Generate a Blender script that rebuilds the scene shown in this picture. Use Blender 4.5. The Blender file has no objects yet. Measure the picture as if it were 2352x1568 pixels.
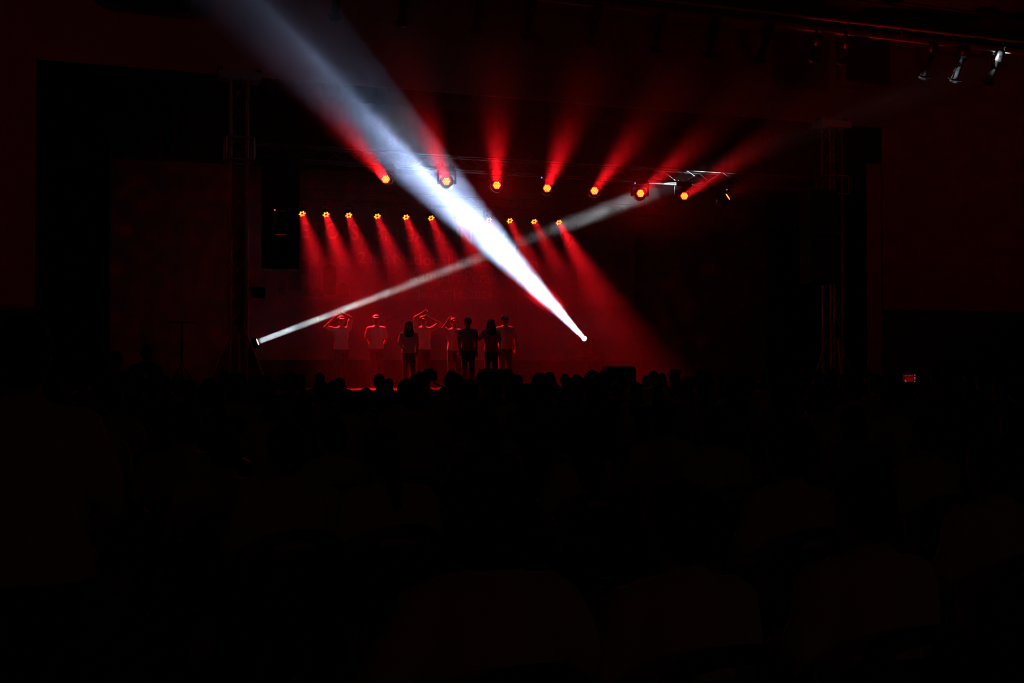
import bpy, bmesh, math, random
from mathutils import Vector, Matrix, Quaternion
sc = bpy.context.scene
COL = sc.collection
PI = math.pi
V = Vector
random.seed(7)

# ------------------------------------------------------------------ camera, world, exposure
F = 2613.0                                   # focal length in pixels of the 2352 px wide frame
YAW = math.atan(908 / F)                     # the hall is seen at an angle from its left side
PITCH = math.atan(53 / F)
cam_data = bpy.data.cameras.new('camera')
cam = bpy.data.objects.new('camera', cam_data)
COL.objects.link(cam)
cam.location = (0, 0, 1.54)
cam.rotation_euler = (PI / 2 + PITCH, 0, -YAW)
cam_data.sensor_width = 36
cam_data.lens = 36 * F / 2352
cam_data.clip_end = 200
sc.camera = cam
world = bpy.data.worlds.new('world')
sc.world = world
world.use_nodes = True
world.node_tree.nodes['Background'].inputs[0].default_value = (0, 0, 0, 1)
world.node_tree.nodes['Background'].inputs[1].default_value = 0
vs = sc.view_settings
vs.view_transform = 'Standard'
vs.look = 'None'
vs.exposure = 0
vs.gamma = 1
vs.use_curve_mapping = False
cy = sc.cycles
cy.use_light_tree = False
cy.max_bounces = 2
cy.diffuse_bounces = 1
cy.glossy_bounces = 1
cy.volume_bounces = 0
cy.transparent_max_bounces = 24
cy.sample_clamp_indirect = 4
cy.volume_step_rate = 1.0
cy.volume_max_steps = 256

SN, CS = math.sin(YAW), math.cos(YAW)
def at(x, y, Y=None, d=None):
    """point seen at photo pixel (x, y) on the plane at stage depth Y, or at camera distance d"""
    a = (x - 1176) / F
    if d is None:
        d = Y / (CS - a * SN)
    return V((d * (SN + a * CS), d * (CS - a * SN), 1.54 + (837 - y) / F * d))

RED = (1.0, 0.006, 0.012)
WHITE1 = (0.46, 0.62, 1.0)
WHITE2 = (0.80, 0.95, 1.0)
P_BEAM1_WIDE = 120
P_BEAM1_CORE = 26
P_BEAM2 = 42
P_WASH = 2.9
P_WASH_FIELD = 55
P_PAR = 72

def beam(name, p, d, power, spread, diam, col, parent=None):
    """lamp the size of the fixture's lens, throwing a narrow cone"""
    l = bpy.data.lights.new(name, 'AREA')
    l.shape = 'DISK'; l.size = diam; l.energy = power; l.spread = math.radians(spread); l.color = col
    o = bpy.data.objects.new(name, l)
    COL.objects.link(o)
    o.location = p
    o.rotation_euler = V(d).to_track_quat('-Z', 'Y').to_euler()
    if parent: o.parent = parent
    return o
def spot(name, p, d, power, ang, blend, r, col, parent=None):
    l = bpy.data.lights.new(name, 'SPOT')
    l.energy = power; l.spot_size = math.radians(ang); l.spot_blend = blend
    l.shadow_soft_size = r; l.color = col
    o = bpy.data.objects.new(name, l)
    COL.objects.link(o)
    o.location = p
    o.rotation_euler = V(d).to_track_quat('-Z', 'Y').to_euler()
    if parent: o.parent = parent
    return o
def point(name, p, power, r, col, parent=None):
    l = bpy.data.lights.new(name, 'POINT')
    l.energy = power; l.shadow_soft_size = r; l.color = col
    o = bpy.data.objects.new(name, l)
    COL.objects.link(o)
    o.location = p
    if parent: o.parent = parent
    return o
# added dim warm fill lamp behind the camera, lifting the audience's backs
point('warm_fill', (3.5, -5.5, 3.0), 4.4, .25, (1.0, .62, .36))
# added unseen red fill lamps at both sides, reddening the front wall
spot('red_fill_left', (-6.9, 11.0, 6.5), (4.0, 13.2, .3), 72, 85, 1.0, .15, RED)
spot('red_fill_right', (23.7, 11.0, 6.5), (-4.5, 13.2, .3), 40, 85, 1.0, .15, RED)

# key positions
BEAM_A = at(1342, 777, 28.5)       # bright moving head on the stage
BEAM_A_AIM = at(1000, 414, 23.4)
BEAM_B = at(592, 785, 25.5)        # moving head behind the left tower
BEAM_B_AIM = at(1553, 420, 23.6)
FOH_Y, FOH_Z = 22.2, 9.19          # lighting bar over the audience

# ------------------------------------------------------------------ materials
def mat(name, col, rough=.6, metal=0, var=.15, scale=6, bump=0, spec=.5):
    m = bpy.data.materials.new(name)
    m.use_nodes = True
    nt = m.node_tree
    b = nt.nodes['Principled BSDF']
    b.inputs['Roughness'].default_value = rough
    b.inputs['Metallic'].default_value = metal
    b.inputs['Specular IOR Level'].default_value = spec
    tc = nt.nodes.new('ShaderNodeTexCoord')
    nz = nt.nodes.new('ShaderNodeTexNoise')
    nz.inputs['Scale'].default_value = scale
    nz.inputs['Detail'].default_value = 3
    nt.links.new(tc.outputs['Object'], nz.inputs['Vector'])
    mx = nt.nodes.new('ShaderNodeMix')
    mx.data_type = 'RGBA'
    mx.inputs['A'].default_value = (*[c * (1 - var) for c in col], 1)
    mx.inputs['B'].default_value = (*[min(1, c * (1 + var)) for c in col], 1)
    nt.links.new(nz.outputs['Fac'], mx.inputs['Factor'])
    nt.links.new(mx.outputs['Result'], b.inputs['Base Color'])
    if bump:
        bp = nt.nodes.new('ShaderNodeBump')
        bp.inputs['Strength'].default_value = bump
        nt.links.new(nz.outputs['Fac'], bp.inputs['Height'])
        nt.links.new(bp.outputs[0], b.inputs['Normal'])
    return m
def emit(name, col, strength):
    m = bpy.data.materials.new(name)
    m.use_nodes = True
    nt = m.node_tree
    nt.nodes.clear()
    out = nt.nodes.new('ShaderNodeOutputMaterial')
    e = nt.nodes.new('ShaderNodeEmission')
    e.inputs[0].default_value = (*col, 1)
    e.inputs[1].default_value = strength
    nt.links.new(e.outputs[0], out.inputs[0])
    m.cycles.emission_sampling = 'NONE'      # the lamps below carry the light itself
    return m
M = dict(
    plaster=mat('red_tinted_plaster', (.52, .31, .29), .85, 0, .06, 3, .05),  # cream plaster tinted red to stand in for red ambient light
    hallback=mat('brown_rear_wall', (.12, .085, .07), .9, 0, .1, 3),
    wood=mat('dark_wood_panel', (.030, .018, .012), .5, 0, .3, 5),
    carpet=mat('dark_carpet', (.012, .010, .011), .95, 0, .3, 40, .1),
    ceil=mat('dark_ceiling', (.014, .012, .012), .9, 0, .1, 3),
    stage=mat('stage_boards', (.010, .008, .007), .85, 0, .25, 4, 0, .05),
    skirt=mat('black_skirting_cloth', (.006, .006, .006), .9, 0, .2, 10),
    drape=mat('black_drape', (.0045, .0045, .0045), .9, 0, .25, 8),
    cyc=mat('red_tinted_stage_wall', (.30, .17, .14), .85, 0, .08, 2),  # pale wall, its colour reddened to imitate the red stage glow
    banner=mat('banner_print', (.16, .12, .20), .6, 0, .25, .7),
    letter=mat('banner_lettering', (.31, .24, .27), .6, 0, .05, 3),
    pic=mat('banner_picture', (.06, .06, .07), .6, 0, .3, 1.5),
    riser=mat('riser_cloth', (.17, .14, .13), .8, 0, .15, 3),
    alu=mat('truss_aluminium', (.17, .17, .175), .36, .5, .12, 12),
    pipe=mat('pale_painted_pipe', (.80, .78, .76), .35, 0, .12, 12),
    talu=mat('tower_aluminium', (.55, .55, .56), .36, .6, .12, 12),
    dullalu=mat('dull_aluminium', (.14, .14, .14), .5, .6, .12, 12),
    black=mat('black_housing', (.012, .012, .013), .38, 0, .25, 12),
    gloss=mat('glossy_black_housing', (.02, .02, .022), .22, 0, .25, 12),
    spk=mat('speaker_black', (.006, .006, .006), .7, 0, .3, 20),
    grille=mat('speaker_grille', (.008, .008, .008), .6, .3, .4, 150, .2),
    steel=mat('black_steel', (.03, .03, .032), .35, .6, .2, 15),
    cable=mat('black_cable', (.008, .008, .008), .7),
    skin=mat('skin', (.36, .21, .145), .55, 0, .08, 8),
    shirt=mat('white_shirt_cloth', (.62, .59, .55), .85, 0, .07, 9, .12),
    shirtp=mat('performer_shirt_cloth', (.60, .42, .40), .85, 0, .07, 9, .12),  # white cloth with the tint of the red light put into its colour
    shirt2=mat('grey_shirt_cloth', (.26, .25, .25), .85, 0, .1, 9, .12),
    shirt3=mat('dark_shirt_cloth', (.05, .05, .06), .85, 0, .1, 9, .12),
    shirtd=mat('shaded_shirt_cloth', (.30, .27, .24), .85, 0, .1, 9, .12),  # white shirt turned from the light, its shade put into the colour
    trous=mat('dark_trouser_cloth', (.018, .018, .022), .85, 0, .15, 9, .1),
    hair=mat('black_hair', (.005, .004, .004), .8, 0, .3, 30, .2, .08),
    cap=mat('dark_cap_felt', (.010, .010, .016), .5, 0, .15, 20),
    shoe=mat('black_shoe_leather', (.01, .01, .01), .35),
    eye=mat('dark_eye', (.01, .008, .008), .25),
    chair=mat('dark_chair_plastic', (.012, .011, .011), .5, 0, .2, 8),
    lens=mat('lens_glass', (.05, .05, .06), .08, 0, .1, 5),
    lensred=emit('red_lit_reflector', (1.0, .01, .004), .22),
    led=emit('lit_led_dot', (1.0, .40, .035), 4.2),
    redface=emit('red_lit_lens', (1.0, .012, .004), .75),
    whitelens=emit('white_lit_lens', (.9, .95, 1.0), 30),
    blueled=emit('blue_status_led', (.12, .10, 1.0), 4),
    redled=emit('red_status_led', (1.0, .03, .01), 3),
    redline=emit('dim_red_display', (1.0, .02, .01), .12),
    screen=emit('phone_screen_red', (.10, .0, .0), 1.0),
    screenhi=emit('phone_screen_bright', (.20, .18, .2), 1.0),
    screenlo=emit('phone_screen_dim', (.035, .0, .001), 1.0),
    spark=emit('small_white_led', (.8, .85, 1.0), .8),
)

# ------------------------------------------------------------------ mesh helpers
def link(name, me, parent=None, loc=None):
    o = bpy.data.objects.new(name, me)
    COL.objects.link(o)
    if parent: o.parent = parent
    if loc is not None: o.location = loc
    return o
def tag(o, label, cat, group=None, kind=None):
    o['label'] = label; o['category'] = cat
    if group: o['group'] = group
    if kind: o['kind'] = kind
    return o
def root(name, loc, label, cat, rz=0, group=None):
    o = bpy.data.objects.new(name, None)
    COL.objects.link(o)
    o.empty_display_size = .1
    o.location = loc; o.rotation_euler = (0, 0, rz)
    return tag(o, label, cat, group)
def frame(d):
    """3x3 matrix whose Z column is direction d"""
    return V(d).normalized().to_track_quat('Z', 'Y').to_matrix()

class MB:
    def __init__(s): s.v = []; s.f = []
    def add(s, vs, fs):
        n = len(s.v)
        s.v += [V(v) for v in vs]
        s.f += [tuple(i + n for i in f) for f in fs]
        return s
    def box(s, c, size, R=None):
        c = V(c); h = V(size) / 2
        pts = [V((x * h.x, y * h.y, z * h.z)) for x in (-1, 1) for y in (-1, 1) for z in (-1, 1)]
        if R is not None: pts = [R @ p for p in pts]
        return s.add([p + c for p in pts], [(0, 1, 3, 2), (4, 6, 7, 5), (0, 4, 5, 1), (2, 3, 7, 6), (0, 2, 6, 4), (1, 5, 7, 3)])
    def bbox(s, lo, hi): return s.box((V(lo) + V(hi)) / 2, V(hi) - V(lo))
    def lathe(s, p, d, prof, n=20, closed=True):
        """prof = [(t along d, radius)]"""
        R = frame(d); p = V(p); vs = []; fs = []
        for t, r in prof:
            for k in range(n):
                a = 2 * PI * k / n
                vs.append(p + R @ V((r * math.cos(a), r * math.sin(a), t)))
        for i in range(len(prof) - 1):
            for k in range(n):
                k2 = (k + 1) % n
                fs.append((i * n + k, i * n + k2, (i + 1) * n + k2, (i + 1) * n + k))
        if closed:
            fs.append(tuple(range(n))[::-1]); fs.append(tuple((len(prof) - 1) * n + k for k in range(n)))
        return s.add(vs, fs)
    def tube(s, p0, p1, r0, r1=None, n=10):
        p0, p1 = V(p0), V(p1); L = (p1 - p0).length
        return s.lathe(p0, p1 - p0, [(0, r0), (L, r0 if r1 is None else r1)], n)
    def path(s, pts, r, n=8):
        for a, b in zip(pts[:-1], pts[1:]): s.tube(a, b, r, n=n)
        for p in pts[1:-1]: s.ell(p, (r, r, r), 8, 6)
        return s
    def ell(s, c, r, nu=14, nv=10, R=None):
        c = V(c); vs = []; fs = []
        for j in range(1, nv):
            b = PI * j / nv
            for i in range(nu):
                a = 2 * PI * i / nu
                p = V((r[0] * math.sin(b) * math.cos(a), r[1] * math.sin(b) * math.sin(a), r[2] * math.cos(b)))
                vs.append(c + (R @ p if R is not None else p))
        t = V((0, 0, r[2])); vs.append(c + (R @ t if R is not None else t)); vs.append(c - (R @ t if R is not None else t))
        T = (nv - 1) * nu; B = T + 1
        for j in range(nv - 2):
            for i in range(nu):
                i2 = (i + 1) % nu
                fs.append((j * nu + i, (j + 1) * nu + i, (j + 1) * nu + i2, j * nu + i2))
        for i in range(nu):
            i2 = (i + 1) % nu
            fs.append((T, i, i2)); fs.append((B, (nv - 2) * nu + i2, (nv - 2) * nu + i))
        return s.add(vs, fs)
    def capsule(s, p0, p1, r0, r1, n=12):
        p0, p1 = V(p0), V(p1)
        s.ell(p0, (r0,) * 3, n, 8); s.ell(p1, (r1,) * 3, n, 8)
        return s.tube(p0, p1, r0, r1, n)
    def loft(s, rings, n=18):
        """rings = [(centre, rx, ry)], horizontal ellipses"""
        vs = []; fs = []
        for c, rx, ry in rings:
            for k in range(n):
                a = 2 * PI * k / n
                vs.append(V(c) + V((rx * math.cos(a), ry * math.sin(a), 0)))
        for i in range(len(rings) - 1):
            for k in range(n):
                k2 = (k + 1) % n
                fs.append((i * n + k, i * n + k2, (i + 1) * n + k2, (i + 1) * n + k))
        fs.append(tuple(range(n))[::-1]); fs.append(tuple((len(rings) - 1) * n + k for k in range(n)))
        return s.add(vs, fs)
    def mesh(s, name, m, smooth=False):
        me = bpy.data.meshes.new(name)
        me.from_pydata([tuple(v) for v in s.v], [], s.f)
        bm = bmesh.new(); bm.from_mesh(me)
        bmesh.ops.recalc_face_normals(bm, faces=bm.faces)
        bm.to_mesh(me); bm.free()
        if m: me.materials.append(m)
        if smooth:
            for p in me.polygons: p.use_smooth = True
        return me
    def build(s, name, m, parent=None, smooth=False, loc=None):
        return link(name, s.mesh(name, m, smooth), parent, loc)

_unit = {}
def bar(name, p0, p1, r, m, parent=None, n=8):
    """a round rod as its own object; all rods of one material share mesh data"""
    k = (m.name, n)
    if k not in _unit:
        _unit[k] = MB().tube((0, 0, 0), (0, 0, 1), 1, n=n).mesh('rod_' + m.name, m, True)
    p0, p1 = V(p0), V(p1)
    o = link(name, _unit[k], parent, p0)
    o.rotation_mode = 'QUATERNION'
    o.rotation_quaternion = (p1 - p0).to_track_quat('Z', 'Y')
    o.scale = (r, r, (p1 - p0).length)
    return o
def struct(o):
    o['kind'] = 'structure'
    return o
def copy_tree(o, parent=None):
    c = o.copy()
    COL.objects.link(c)
    c.parent = parent
    for ch in list(o.children):
        copy_tree(ch, c)
    return c

# ------------------------------------------------------------------ the hall
OPEN_L, OPEN_R, OPEN_T = -1.53, 18.4, 7.57
WL, WR, CZ = -7.2, 24.0, 10.0
PW = 24.2                                            # front plane of the proscenium wall
struct(MB().bbox((WL, -8, -.1), (WR, PW + .3, 0)).build('floor', M['carpet']))
struct(MB().bbox((WL, -8, CZ), (WR, PW + .3, CZ + .2)).build('ceiling', M['ceil']))
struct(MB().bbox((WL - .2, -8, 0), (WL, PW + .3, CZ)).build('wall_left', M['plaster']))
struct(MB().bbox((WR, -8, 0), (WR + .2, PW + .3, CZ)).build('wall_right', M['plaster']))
struct(MB().bbox((WL, -8.2, 0), (WR, -8, CZ)).build('wall_back', M['hallback']))
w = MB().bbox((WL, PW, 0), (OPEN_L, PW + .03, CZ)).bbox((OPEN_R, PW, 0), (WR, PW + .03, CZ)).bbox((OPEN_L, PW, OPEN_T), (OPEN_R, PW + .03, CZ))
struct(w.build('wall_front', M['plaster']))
struct(MB().bbox((WL, PW - .05, 0), (OPEN_L - .02, PW, 2.62)).bbox((WL, PW - .08, 2.62), (OPEN_L - .02, PW, 2.68)).build('trim_1', M['wood']))
struct(MB().bbox((OPEN_R + .02, PW - .05, 0), (WR, PW, 2.88)).bbox((OPEN_R + .02, PW - .08, 2.88), (WR, PW, 2.94)).build('trim_2', M['wood']))
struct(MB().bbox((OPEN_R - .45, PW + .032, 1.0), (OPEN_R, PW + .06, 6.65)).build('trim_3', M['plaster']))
struct(MB().bbox((WR - .06, 8, 0), (WR, PW - .1, 2.9)).build('trim_4', M['wood']))
# stage house
SB = 31.5
struct(MB().bbox((-3.5, SB, 0), (20.4, SB + .2, 9.6)).build('wall_stage_back', M['cyc']))
struct(MB().bbox((-3.7, PW + .3, 0), (-3.5, SB, 9.6)).build('wall_stage_left', M['drape']))
struct(MB().bbox((20.4, PW + .3, 0), (20.6, SB, 9.6)).build('wall_stage_right', M['drape']))
struct(MB().bbox((-3.7, PW + .3, 9.6), (20.6, SB + .2, 9.8)).build('ceiling_stage', M['ceil']))
SZ = 1.0                                             # stage floor height
stage = struct(MB().bbox((-3.5, 22.95, 0), (20.4, SB, SZ - .03)).build('floor_stage', M['skirt']))
bm_planks = MB().bbox((0, 0, 0), (5.95, .295, .03)).mesh('stage_board', M['stage'])
for j in range(29):                                  # long deck boards, laid edge to edge
    for k in range(4):
        link('board', bm_planks, stage, (-3.45 + k * 5.97, 22.95 + j * .2948, SZ - .03))

# curtains ----------------------------------------------------------
def curtain(name, x0, x1, y, z0, z1, label, n=26, amp=.06, group=None):
    mb = MB(); vs = []; fs = []
    N = n * 6
    for i in range(N + 1):
        u = i / N
        yy = y + amp * math.sin(u * n * 2 * PI) + .02 * math.sin(u * 17)
        for z in (z0, z0 + (z1 - z0) * .5, z1):
            vs.append((x0 + (x1 - x0) * u, yy * 1.0, z))
    for i in range(N):
        for j in range(2):
            fs.append((i * 3 + j, (i + 1) * 3 + j, (i + 1) * 3 + j + 1, i * 3 + j + 1))
    mb.add(vs, fs)
    r = root(name, ((x0 + x1) / 2, y, z0), label, 'curtain', group=group)
    o = mb.build('cloth', M['drape'], r, True)
    o.location = -r.location
    sd = o.modifiers.new('thickness', 'SOLIDIFY'); sd.thickness = .012
    bar('hanging_pipe', V((x0, y, z1)) - r.location, V((x1, y, z1)) - r.location, .025, M['steel'], r)
    return r
curtain('stage_curtain', -3.3, -.15, 27.2, SZ, 9.3, 'tall black side curtain left of the pale stage wall', 14)
curtain('stage_curtain', 16.75, 17.6, 27.0, SZ, 9.3, 'black side curtain on the right, nearer the stage centre', 6)
curtain('stage_curtain', 18.05, 20.2, 26.2, SZ, 9.3, 'black side curtain on the far right, behind the right tower', 10)
curtain('border_curtain', -3.3, 20.2, 31.15, 6.9, 9.4, 'wide black border curtain hanging above the banner', 60, .05)
curtain('border_curtain', -1.4, 18.3, 25.3, 7.45, 9.4, 'black border curtain just behind the top of the stage opening', 60, .05)

# banner ------------------------------------------------------------
BY = 31.0
bx0, bx1, bz0, bz1 = 3.3, 14.7, 2.03, 6.55
ban = root('stage_banner', ((bx0 + bx1) / 2, BY, bz0), 'wide printed event banner with lettering across the back of the stage', 'banner')
OB = -ban.location
npan = 6
for k in range(npan):                                # printed panels butted side by side
    a = bx0 + (bx1 - bx0) * k / npan; b = bx0 + (bx1 - bx0) * (k + 1) / npan - .012
    o = MB().bbox((a, BY, bz0), (b, BY + .03, bz1)).build('panel', M['banner'], ban); o.location = OB
def text_mesh(body):
    cu = bpy.data.curves.new('txt', 'FONT')
    cu.body = body; cu.size = 1.0; cu.extrude = .004; cu.resolution_u = 3; cu.offset = .012
    ob = bpy.data.objects.new('txt', cu); COL.objects.link(ob)
    dg = bpy.context.evaluated_depsgraph_get(); dg.update()
    me = bpy.data.meshes.new_from_object(ob.evaluated_get(dg))
    bpy.data.objects.remove(ob)
    return me
def islands(me):
    bm = bmesh.new(); bm.from_mesh(me)
    bmesh.ops.remove_doubles(bm, verts=bm.verts, dist=1e-5)
    seen = set(); out = []
    for f0 in bm.faces:
        if f0 in seen: continue
        st = [f0]; seen.add(f0); comp = []
        while st:
            f = st.pop(); comp.append(f)
            for e in f.edges:
                for g in e.link_faces:
                    if g not in seen: seen.add(g); st.append(g)
        idx = {}; vs = []; fs = []
        for f in comp:
            q = []
            for v in f.verts:
                if v not in idx: idx[v] = len(vs); vs.append(tuple(v.co))
                q.append(idx[v])
            fs.append(q)
        out.append((vs, fs))
    bm.free()
    return out
def line(body, X0, X1, z, h, capref=.7):
    """one printed line; every letter is a part of its own"""
    me = text_mesh(body)
    xs = [v.co.x for v in me.vertices]
    x0, x1 = min(xs), max(xs)
    sx = (X1 - X0) / (x1 - x0)
    for vs, fs in islands(me):
        m2 = bpy.data.meshes.new('letter')
        m2.from_pydata([(X0 + (v[0] - x0) * sx, BY - .006 - v[2], z + v[1] * h / capref) for v in vs], [], fs)
        m2.materials.append(M['letter'])
        link('letter', m2, ban, OB)
    bpy.data.meshes.remove(me)
def bX(px): a = (px - 1176) / F; return BY * (SN + a * CS) / (CS - a * SN)
line("THE BOYS'", bX(630), bX(830), 4.98, .44)
line('BRIGADE', bX(858), bX(1034), 4.98, .44)
line('IN', bX(1048), bX(1084), 4.98, .44)
line('MALAYSIA', bX(1106), bX(1338), 4.98, .44)
line('21st National Pesta', bX(822), bX(1126), 4.34, .31)
line('m', bX(1214), bX(1234), 4.34, .31)
line('Kampar, Perak', bX(941), bX(1145), 3.88, .34)
line('June 7-11, 2024', bX(957), bX(1130), 3.42, .22)
pic = MB()
for x0, x1, z0, z1 in ((660, 690, 3.55, 3.95), (682, 708, 4.0, 4.3), (700, 716, 3.4, 3.6), (742, 772, 3.45, 4.2), (716, 742, 3.38, 3.52), (775, 800, 3.38, 3.7), (640, 655, 3.4, 3.7)):
    X0, X1 = bX(x0), bX(x1); n = 9                   # small skyline of domed blocks
    top = [(X0 + (X1 - X0) * i / n, z1 + .09 * math.sin(PI * i / n)) for i in range(n + 1)]
    pts = [(X0, z0)] + [(X1, z0)] + top[::-1]
    m_ = len(pts)
    pic.add([(x, BY - .003, z) for x, z in pts] + [(x, BY, z) for x, z in pts], [tuple(range(m_)), tuple(range(m_, 2 * m_))[::-1]] + [(i, (i + 1) % m_, m_ + (i + 1) % m_, m_ + i) for i in range(m_)])
pic.build('skyline_print', M['pic'], ban, loc=OB)
# two-step riser in front of the banner
rs = root('stage_riser', (8.3, 30.3, SZ), 'pale cloth-covered riser along the foot of the banner', 'riser')
for nm, lo, hi, m_ in (('upper_step', (3.3, 30.35, SZ), (14.7, 31.06, 2.03), 'riser'), ('lower_step', (3.3, 29.95, SZ), (14.7, 30.34, 1.66), 'skirt')):
    MB().bbox(V(lo) - rs.location, V(hi) - rs.location).build(nm, M[m_], rs)

# ------------------------------------------------------------------ trusses
def box_truss(r, p0, p1, w, h, pitch, rc, rb, m, up=V((0, 0, 1))):
    """four chords and single lacing on all four faces; coordinates local to r"""
    p0, p1 = V(p0), V(p1); d = (p1 - p0).normalized(); L = (p1 - p0).length
    s = d.cross(up).normalized(); u = s.cross(d).normalized()
    cs = [s * (i * w / 2) + u * (j * h / 2) for i, j in ((-1, -1), (1, -1), (1, 1), (-1, 1))]
    for c in cs: bar('chord', p0 + c, p1 + c, rc, m, r)
    n = max(2, round(L / pitch))
    for f in range(4):
        a, b = cs[f], cs[(f + 1) % 4]
        for k in range(n):
            q0, q1 = p0 + d * (L * k / n), p0 + d * (L * (k + 1) / n)
            if k % 2: a, b = b, a
            bar('brace', q0 + a, q1 + b, rb, m, r, 6)
            if k % 2: a, b = b, a
    for q in (p0, p1):
        for f in range(4): bar('end_strut', q + cs[f], q + cs[(f + 1) % 4], rc * .9, m, r)
TY = 23.57
TLX, TRX = 2.32, 16.45
TZ = 5.89                                            # truss centre height
front = root('front_truss', ((TLX + TRX) / 2, TY, TZ), 'aluminium box truss spanning between the two towers above the stage', 'truss')
O_ = -front.location
box_truss(front, V((TLX + .3, TY, TZ)) + O_, V((TRX - .3, TY, TZ)) + O_, .29, .29, .46, .024, .010, M['alu'])
rear = root('rear_truss', ((TLX + TRX) / 2, 29.75, 5.97), 'darker truss upstage carrying the row of small red spotlights', 'truss')
O_ = -rear.location
box_truss(rear, V((3.6, 29.75, 5.97)) + O_, V((15.0, 29.75, 5.97)) + O_, .29, .27, .46, .022, .009, M['dullalu'])
for x in (4.2, 9.3, 14.4):
    bar('suspension_wire', V((x, 29.75, 6.0)) + O_, V((x, 29.75, 9.57)) + O_, .008, M['steel'], rear)
def tower(x, side, label):
    r = root('lighting_tower', (x, TY, 0), label, 'truss tower')
    box_truss(r, (0, 0, .12), (0, 0, 7.3), .33, .33, .45, .024, .010, M['talu'], V((0, 1, 0)))
    # sleeve block that carries the truss
    for z in (TZ - .22, TZ + .22):
        for sx in (-1, 1):
            bar('sleeve_rail', (sx * .27, -.27, z), (sx * .27, .27, z), .026, M['talu'], r)
            bar('sleeve_rail', (-.27, sx * .27, z), (.27, sx * .27, z), .026, M['talu'], r)
    for sx in (-1, 1):
        for sy in (-1, 1):
            bar('sleeve_post', (sx * .27, sy * .27, TZ - .22), (sx * .27, sy * .27, TZ + .22), .022, M['talu'], r)
    hb = MB().bbox((-.42, -.22, 7.3), (.42, .22, 7.46)).build('head_block', M['talu'], r)
    MB().lathe((-.38, 0, 7.5), (0, 1, 0), [(-.03, .07), (.03, .07)], 16).lathe((.38, 0, 7.5), (0, 1, 0), [(-.03, .07), (.03, .07)], 16).build('pulley', M['steel'], hb)
    MB().bbox((-.36, -.36, 0), (.36, .36, .12)).build('base_plate', M['steel'], r)
    for sx, sy in ((-1, 0), (1, 0), (0, -1)):
        ft = bar('outrigger', (sx * .17, sy * .17, 2.15), (sx * 1.0, sy * 1.0 * .6, .05), .026, M['talu'], r)
        bar('outrigger_foot', (sx * .3, sy * .3, .07), (sx * 1.05, sy * 1.05 * .6, .07), .03, M['talu'], r)
    # chain of the hoist
    bar('hoist_chain', (0, -.24, TZ + .25), (0, -.24, 7.3), .012, M['steel'], r)
    return r
tower(TLX, -1, 'aluminium truss tower on the left of the stage')
tower(TRX, 1, 'aluminium truss tower on the right of the stage')

# ------------------------------------------------------------------ lights on the rig
def disc_dots(mb, R, p, pts, r, n=8, t=.006):
    for x, y in pts:
        mb.lathe(p + R @ V((x, y, 0)), R @ V((0, 0, 1)), [(0, r), (t, r * .7)], n)
def hexpts(step, rings):
    o = [(0, 0)]
    for k in range(1, rings + 1):
        for s in range(6):
            a0, a1 = PI / 3 * s, PI / 3 * (s + 1)
            for i in range(k):
                u = i / k
                o.append((step * k * (math.cos(a0) * (1 - u) + math.cos(a1) * u), step * k * (math.sin(a0) * (1 - u) + math.sin(a1) * u)))
    return o
def moving_head(name, label, pos, d, base_dir, m, lens, hr=.15, hl=.30, lr=.092, group=None, base_off=.34, i_=-1):
    """pos = lens centre; base_dir = +1 hung under a truss, -1 standing"""
    d = V(d).normalized()
    c = V(pos) - d * (hl * .52)                       # yoke axis
    base = c + V((0, 0, base_dir * base_off))
    r = root(name, base, label, 'stage light', group=group)
    O = -base
    az = math.atan2(d.y, d.x)
    Rz = Matrix.Rotation(az, 3, 'Z')
    sd = Rz @ V((0, 1, 0))
    h = MB().lathe(c, d, [(-hl * .55, hr * .55), (-hl * .5, hr * .8), (-hl * .2, hr), (hl * .3, hr), (hl * .48, hr * .92), (hl * .5, hr * .8), (hl * .47, lr)], 24).build('head', m, r, True); h.location = O
    bz = base_dir
    y = MB()
    for s in (-1, 1):
        y.box(c + sd * s * (hr + .035) + V((0, 0, bz * .11)), (.12, .035, .30), Rz)
        y.lathe(c + sd * s * (hr + .0), sd * s, [(0, .05), (.055, .05)], 14)
    y.box(c + V((0, 0, bz * (base_off - .075))), (.12, 2 * (hr + .05), .05), Rz)
    o = y.build('yoke', m, r); o.location = O
    b = MB().box(base + V((0, 0, bz * .02)), (.26, .34, .10), Rz).build('base', m, r); b.location = O
    R = frame(d)
    lf = MB().lathe(V(pos) - d * .004, d, [(0, lr), (.004, lr)], 24).build('lens', M['redface'] if lens == 'red' else M['whitelens'], r); lf.location = O
    if lens == 'red':
        dm = MB(); disc_dots(dm, R, V(pos) + d * .003, hexpts(.0345, 2), .0128)
        o = dm.build('led_cluster', M['led'], lf); o.location = (0, 0, 0)
        sl = MB().lathe(base + Rz @ V((.14, -.12, -.02)), Rz @ V((1, 0, 0)), [(0, .016), (.01, .012)], 8).build('status_led', M['blueled'] if i_ in (3, 5, 7) else M['steel'], b)
        sl.location = (0, 0, 0)
    if base_dir > 0:
        k = MB()
        for s in (-1, 1): k.box(base + V((s * .09, .02, .10)), (.04, .05, .07))
        o = k.build('clamp', M['steel'], r); o.location = O
    return r
WASH_D = V((-.316, -.949, -.037))
washes = ((885, 410), (1025, 415), (1141, 424), (1257, 431), (1366, 437), (1472, 443), (1573, 449), (1673, 451))
wlabels = ('moving wash light glowing red, first from the left on the front truss',
           'moving wash light glowing red, struck by the bright white beam',
           'moving wash light glowing red, third from the left on the front truss',
           'moving wash light glowing red, fourth from the left on the front truss',
           'moving wash light glowing red, fifth from the left on the front truss',
           'moving wash light glowing red, sixth from the left on the front truss',
           'moving wash light glowing red, lit white at its side near the bright truss',
           'moving wash light glowing red, rightmost and turned away to the right')
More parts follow.
